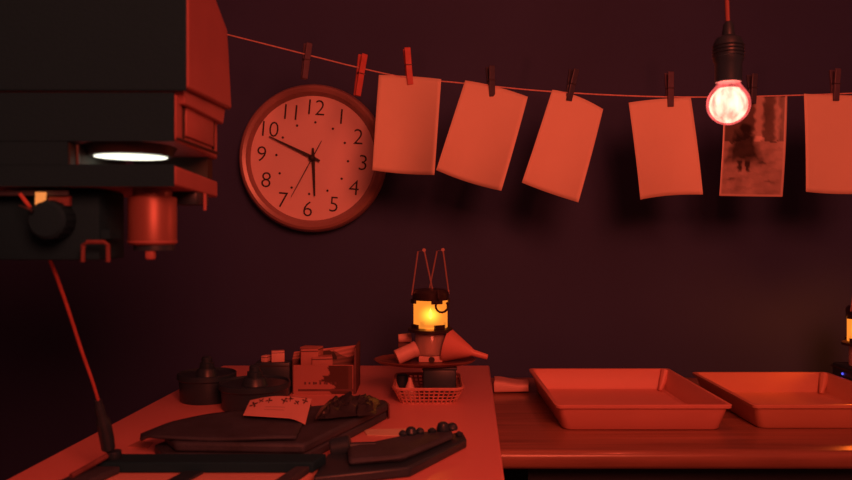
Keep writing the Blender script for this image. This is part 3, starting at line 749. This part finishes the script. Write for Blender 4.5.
# ------------------------------------------------------------------ enlarging easel
t = thing('enlarging_easel', (-.29, .88, .90), 'dark enlarging easel with pale board at the bottom left of the picture', 'easel')
RZ = R(-4); ex, ey = -.405, 1.010
def E(u, v, z):   # easel frame coordinates, u right, v towards the viewer
    return Vector((ex + u * math.cos(RZ) - v * .30, ey + u * math.sin(RZ) * 0 - v, z))
def ebar(u0, u1, v0, v1, z0, z1, m, name, bev=.002):
    b = BM(); q = [E(u0, v0, 0), E(u1, v0, 0), E(u1, v1, 0), E(u0, v1, 0)]
    prism(b, [(p.x, p.y) for p in q], z0, z1); return obj(name, b, m, t, bevel=bev)
ebar(0, .270, 0, .255, .9003, .912, 'pale', 'board', .001)
ebar(-.004, .274, -.003, .036, .9125, .926, 'black_matte', 'hinge_bar')  # black puts the shade of the bar's front into its colour
ebar(-.006, .030, .037, .255, .9125, .922, 'leather', 'side_bar')
ebar(.252, .270, .037, .255, .9125, .922, 'leather', 'side_bar')
ebar(.112, .136, .037, .250, .9125, .9160, 'black', 'blade', .0005)
ebar(.021, .250, .150, .172, .9165, .9185, 'black', 'blade', .0005)
b = BM(); lathe(b, [(.008, 0), (.009, .002), (.009, .010), (0, .011)], E(.010, .020, .926), 16); obj('blade_knob', b, 'black', t)
b = BM(); tube(b, [E(.012, .036, .934), E(.004, .085, .924)], .0035, 8); obj('lift_spring', b, 'brown', t)

# ------------------------------------------------------------------ enlarger
t = thing('photo_enlarger', (-.70, .70, .90), 'large dark photographic enlarger head filling the upper left foreground', 'enlarger')
XE = -.247; D0 = .80
b = BM(); prism(b, [(D0, 1.3675), (.980, 1.3730), (.966, 1.440), (.958, 1.470), (.912, 1.490), (.86, 1.515), (D0, 1.540)], -.640, XE, 'x'); hd = obj('lamp_house', b, 'enl_side', t, bevel=.003)
b = BM(); prism(b, [(-.641, 1.364), (-.641, 1.545), (XE - .001, 1.545), (XE - .001, 1.364)], D0 - .004, D0 - .0005, 'y'); obj('front_shade_sheet', b, 'black_matte', hd, bevel=.002)  # thin black sheet, shade of the front face put into colour
b = BM(); prism(b, [(D0 + .012, 1.352), (.962, 1.352), (.972, 1.3735), (D0 + .004, 1.3670)], -.60, XE - .006, 'x'); obj('lower_lip', b, 'enl_side', hd, bevel=.002)
# condenser housing with framed side panel
XM = -.260; DB = .961
b = BM(); prism(b, [(D0, 1.3135), (DB, 1.3075), (DB, 1.362), (D0, 1.362)], -.600, XM, 'x'); ch = obj('condenser_housing', b, 'enl_side', t, bevel=.003)
b = BM(); prism(b, [(-.600, 1.312), (-.600, 1.362), (XM - .001, 1.362), (XM - .001, 1.312)], D0 - .004, D0 - .0005, 'y'); obj('front_shade_sheet', b, 'black_matte', ch)  # same painted shade over the housing front
b = BM()
box(b, (XM + .001, .8225, 1.338), (.002, .004, .040)); box(b, (XM + .001, .9375, 1.336), (.002, .004, .036)); obj('panel_groove', b, 'ink', ch)
b = BM(); box(b, (XM + .0015, .880, 1.339), (.003, .106, .036), bev=.001); obj('side_panel', b, 'enl_side', ch)
b = BM(); box(b, (XM + .0012, .880, 1.3155), (.0024, .155, .0022)); obj('panel_edge', b, 'ink', ch)
# lamp opening seen from below
b = BM(); lathe(b, [(0, 0), (.0385, 0), (.0385, -.001), (0, -.001)], (-.3265, .853, 1.3012), 40, caps=False); obj('lamp_disc', b, 'white_light', ch, label='bright white lamp opening')
b = BM(); lathe(b, [(.0390, .013), (.0390, .0005), (.0440, .0005), (.0500, .013)], (-.3265, .853, 1.3010), 40, caps=False); obj('lamp_collar', b, 'dark_metal', ch)
# negative stage
b = BM(); prism(b, [(D0, 1.2665), (DB, 1.2605), (DB, 1.2805), (D0, 1.2870)], -.600, XM, 'x'); st = obj('negative_stage', b, 'enl_side', t, bevel=.002)
b = BM(); prism(b, [(-.600, 1.265), (-.600, 1.2880), (XM - .001, 1.2880), (XM - .001, 1.265)], D0 - .003, D0 - .0005, 'y'); obj('front_shade_sheet', b, 'black_matte', st)  # black sheet holds the stage front's shade in its colour
b = BM(); box(b, (-.45, .875, 1.297), (.16, .15, .030)); obj('spacer_block', b, 'gap_black', t)
b = BM(); box(b, (-.4855, .798, 1.2995), (.229, .003, .024)); obj('spacer_shade_sheet', b, 'black_matte', t)  # black plate added to paint the dim front left of the gap
b = BM(); box(b, (-.31, .945, 1.297), (.09, .020, .028)); obj('rear_hinge', b, 'gap_black', t)
b = BM(); lathe(b, [(.0022, 0), (.0022, .022), (0, .023)], (-.3635, .803, 1.2865), 12); obj('locating_pin', b, 'dark_metal', t)
# lens barrel below
lx, ly = (152.5 - 426) / F * .84, .84
b = BM(); lathe(b, [(.0235, 1.2040), (.0255, 1.2055), (.0255, 1.2545), (.0245, 1.2560), (.0205, 1.2560), (.0205, 1.267)], (lx, ly, 0), 40); lens = obj('lens_barrel', b, 'enl_metal', t, label='metal lens barrel')
b = BM(); lathe(b, [(.0258, 1.2062), (.0264, 1.2072), (.0258, 1.2082)], (lx, ly, 0), 40, caps=False); obj('focus_ring', b, 'enl_side', lens)
b = BM(); lathe(b, [(.0215, 1.198), (.0215, 1.2045)], (lx + .002, ly, 0), 32); obj('lens_front', b, 'black', lens)
b = BM(); c = W(149, 252, .82); box(b, (c.x, .825, c.z), (.010, .010, .017), bev=.003); obj('aperture_lever', b, 'enl_side', lens)
b = BM(); box(b, (-.276, .900, 1.256), (.030, .05, .014), bev=.001); obj('filter_bracket', b, 'black', t)
b = BM(); lathe(b, [(.002, 0), (.002, .020)], (-.2585, .90, 1.243), 10); obj('filter_pin', b, 'enl_side', t)
# blocks, knob and prongs to the left of the lens
b = BM(); box(b, (-.405, .86, 1.225), (.110, .07, .075), bev=.003); obj('focus_block', b, 'black_matte', t)
kc = W(52, 220, .81); b = BM(); lathe(b, [(.019, -.014), (.020, -.012), (.020, .012), (.017, .015), (0, .016)], (kc.x, kc.y, kc.z), 28, RY)
kn = obj('focus_knob', b, 'black_matte', t)
b = BM()
for a in range(0, 360, 20): box(b, (kc.x + .0200 * math.cos(R(a)), kc.y, kc.z + .0200 * math.sin(R(a))), (.0015, .022, .0015), ry=-R(a))
obj('grip_ridge', b, 'black_matte', kn)
b = BM()
p = [W(83, 262, .81), W(83, 245, .81), W(87, 242, .81), W(104, 242, .81), W(108, 245, .81), W(108, 262, .81)]
tube(b, p, .0024, 8); obj('filter_prong', b, 'brown', t)
b = BM(); c = W(96, 238, .83); box(b, (c.x, .845, c.z + .004), (.03, .03, .010)); obj('prong_mount', b, 'black_matte', t)
b = BM(); a_, c_ = W(-40, 193, .81), W(69, 193, .81); box(b, (a_ + c_) / 2, ((c_ - a_).x, .004, .006), bev=.001); obj('scale_bar', b, 'leather', t)
b = BM(); c = W(60, 201, .815); box(b, (c.x, c.y, c.z), (.022, .006, .010)); obj('bar_block', b, 'brown', t)
b = BM(); c = W(40.5, 198, .80); prism(b, [(c.x - .0042, c.z - .009), (c.x + .0040, c.z - .007), (c.x + .0048, c.z + .006), (c.x - .0040, c.z + .006)], c.y - .003, c.y + .003, 'y'); obj('glow_tab', b, 'amber', t, label='small amber tab with added glow')  # invented glowing tab, stands in for an orange-lit spot
b = BM(); tube(b, smooth_path([W(19, 205.5, .79), W(26, 208, .79), W(33, 211.5, .79)], 3), [.0008] * 3 + [.0012] * 3 + [.0022], 6); obj('wing_nut', b, 'spring', t, label='bright metal wing nut')
# column, carriage and baseboard
b = BM(); box(b, (-.700, .70, 1.43), (.055, .045, 1.02), bev=.003); obj('column', b, 'dark_metal', t)
b = BM(); box(b, (-.660, .77, 1.33), (.150, .19, .16), bev=.006); obj('carriage', b, 'black_matte', t)
b = BM(); box(b, (-.72, .64, .9105), (.28, .46, .0195), bev=.003); obj('baseboard', b, 'cabinet', t)
# cord with a black grip that reaches the easel
cp_pts = [W(20, 194, .80), W(29, 206, .80), W(36, 216, .825), W(41, 235, .84), W(45, 248, .85), W(56, 275, .87), W(69, 312, .90), W(82, 352, .93), W(92, 380, .95), W(99, 403, .965)]
ct = thing('remote_cord', W(105, 452, .985), 'thin red cord hanging from the enlarger to a black plug on the easel', 'cord')
b = BM(); tube(b, smooth_path(cp_pts, 5), .0020, 8); obj('cable', b, 'cord', ct)
b = BM(); tube(b, smooth_path([W(98, 400, .963), W(100, 410, .968), W(104, 425, .975), W(107, 440, .982), W(108.5, 450, .986)], 4), [.0045] * 3 + [.0060] * 4 + [.0088] * 6 + [.0085] * 3 + [.0060], 12); obj('plug_grip', b, 'black', ct)
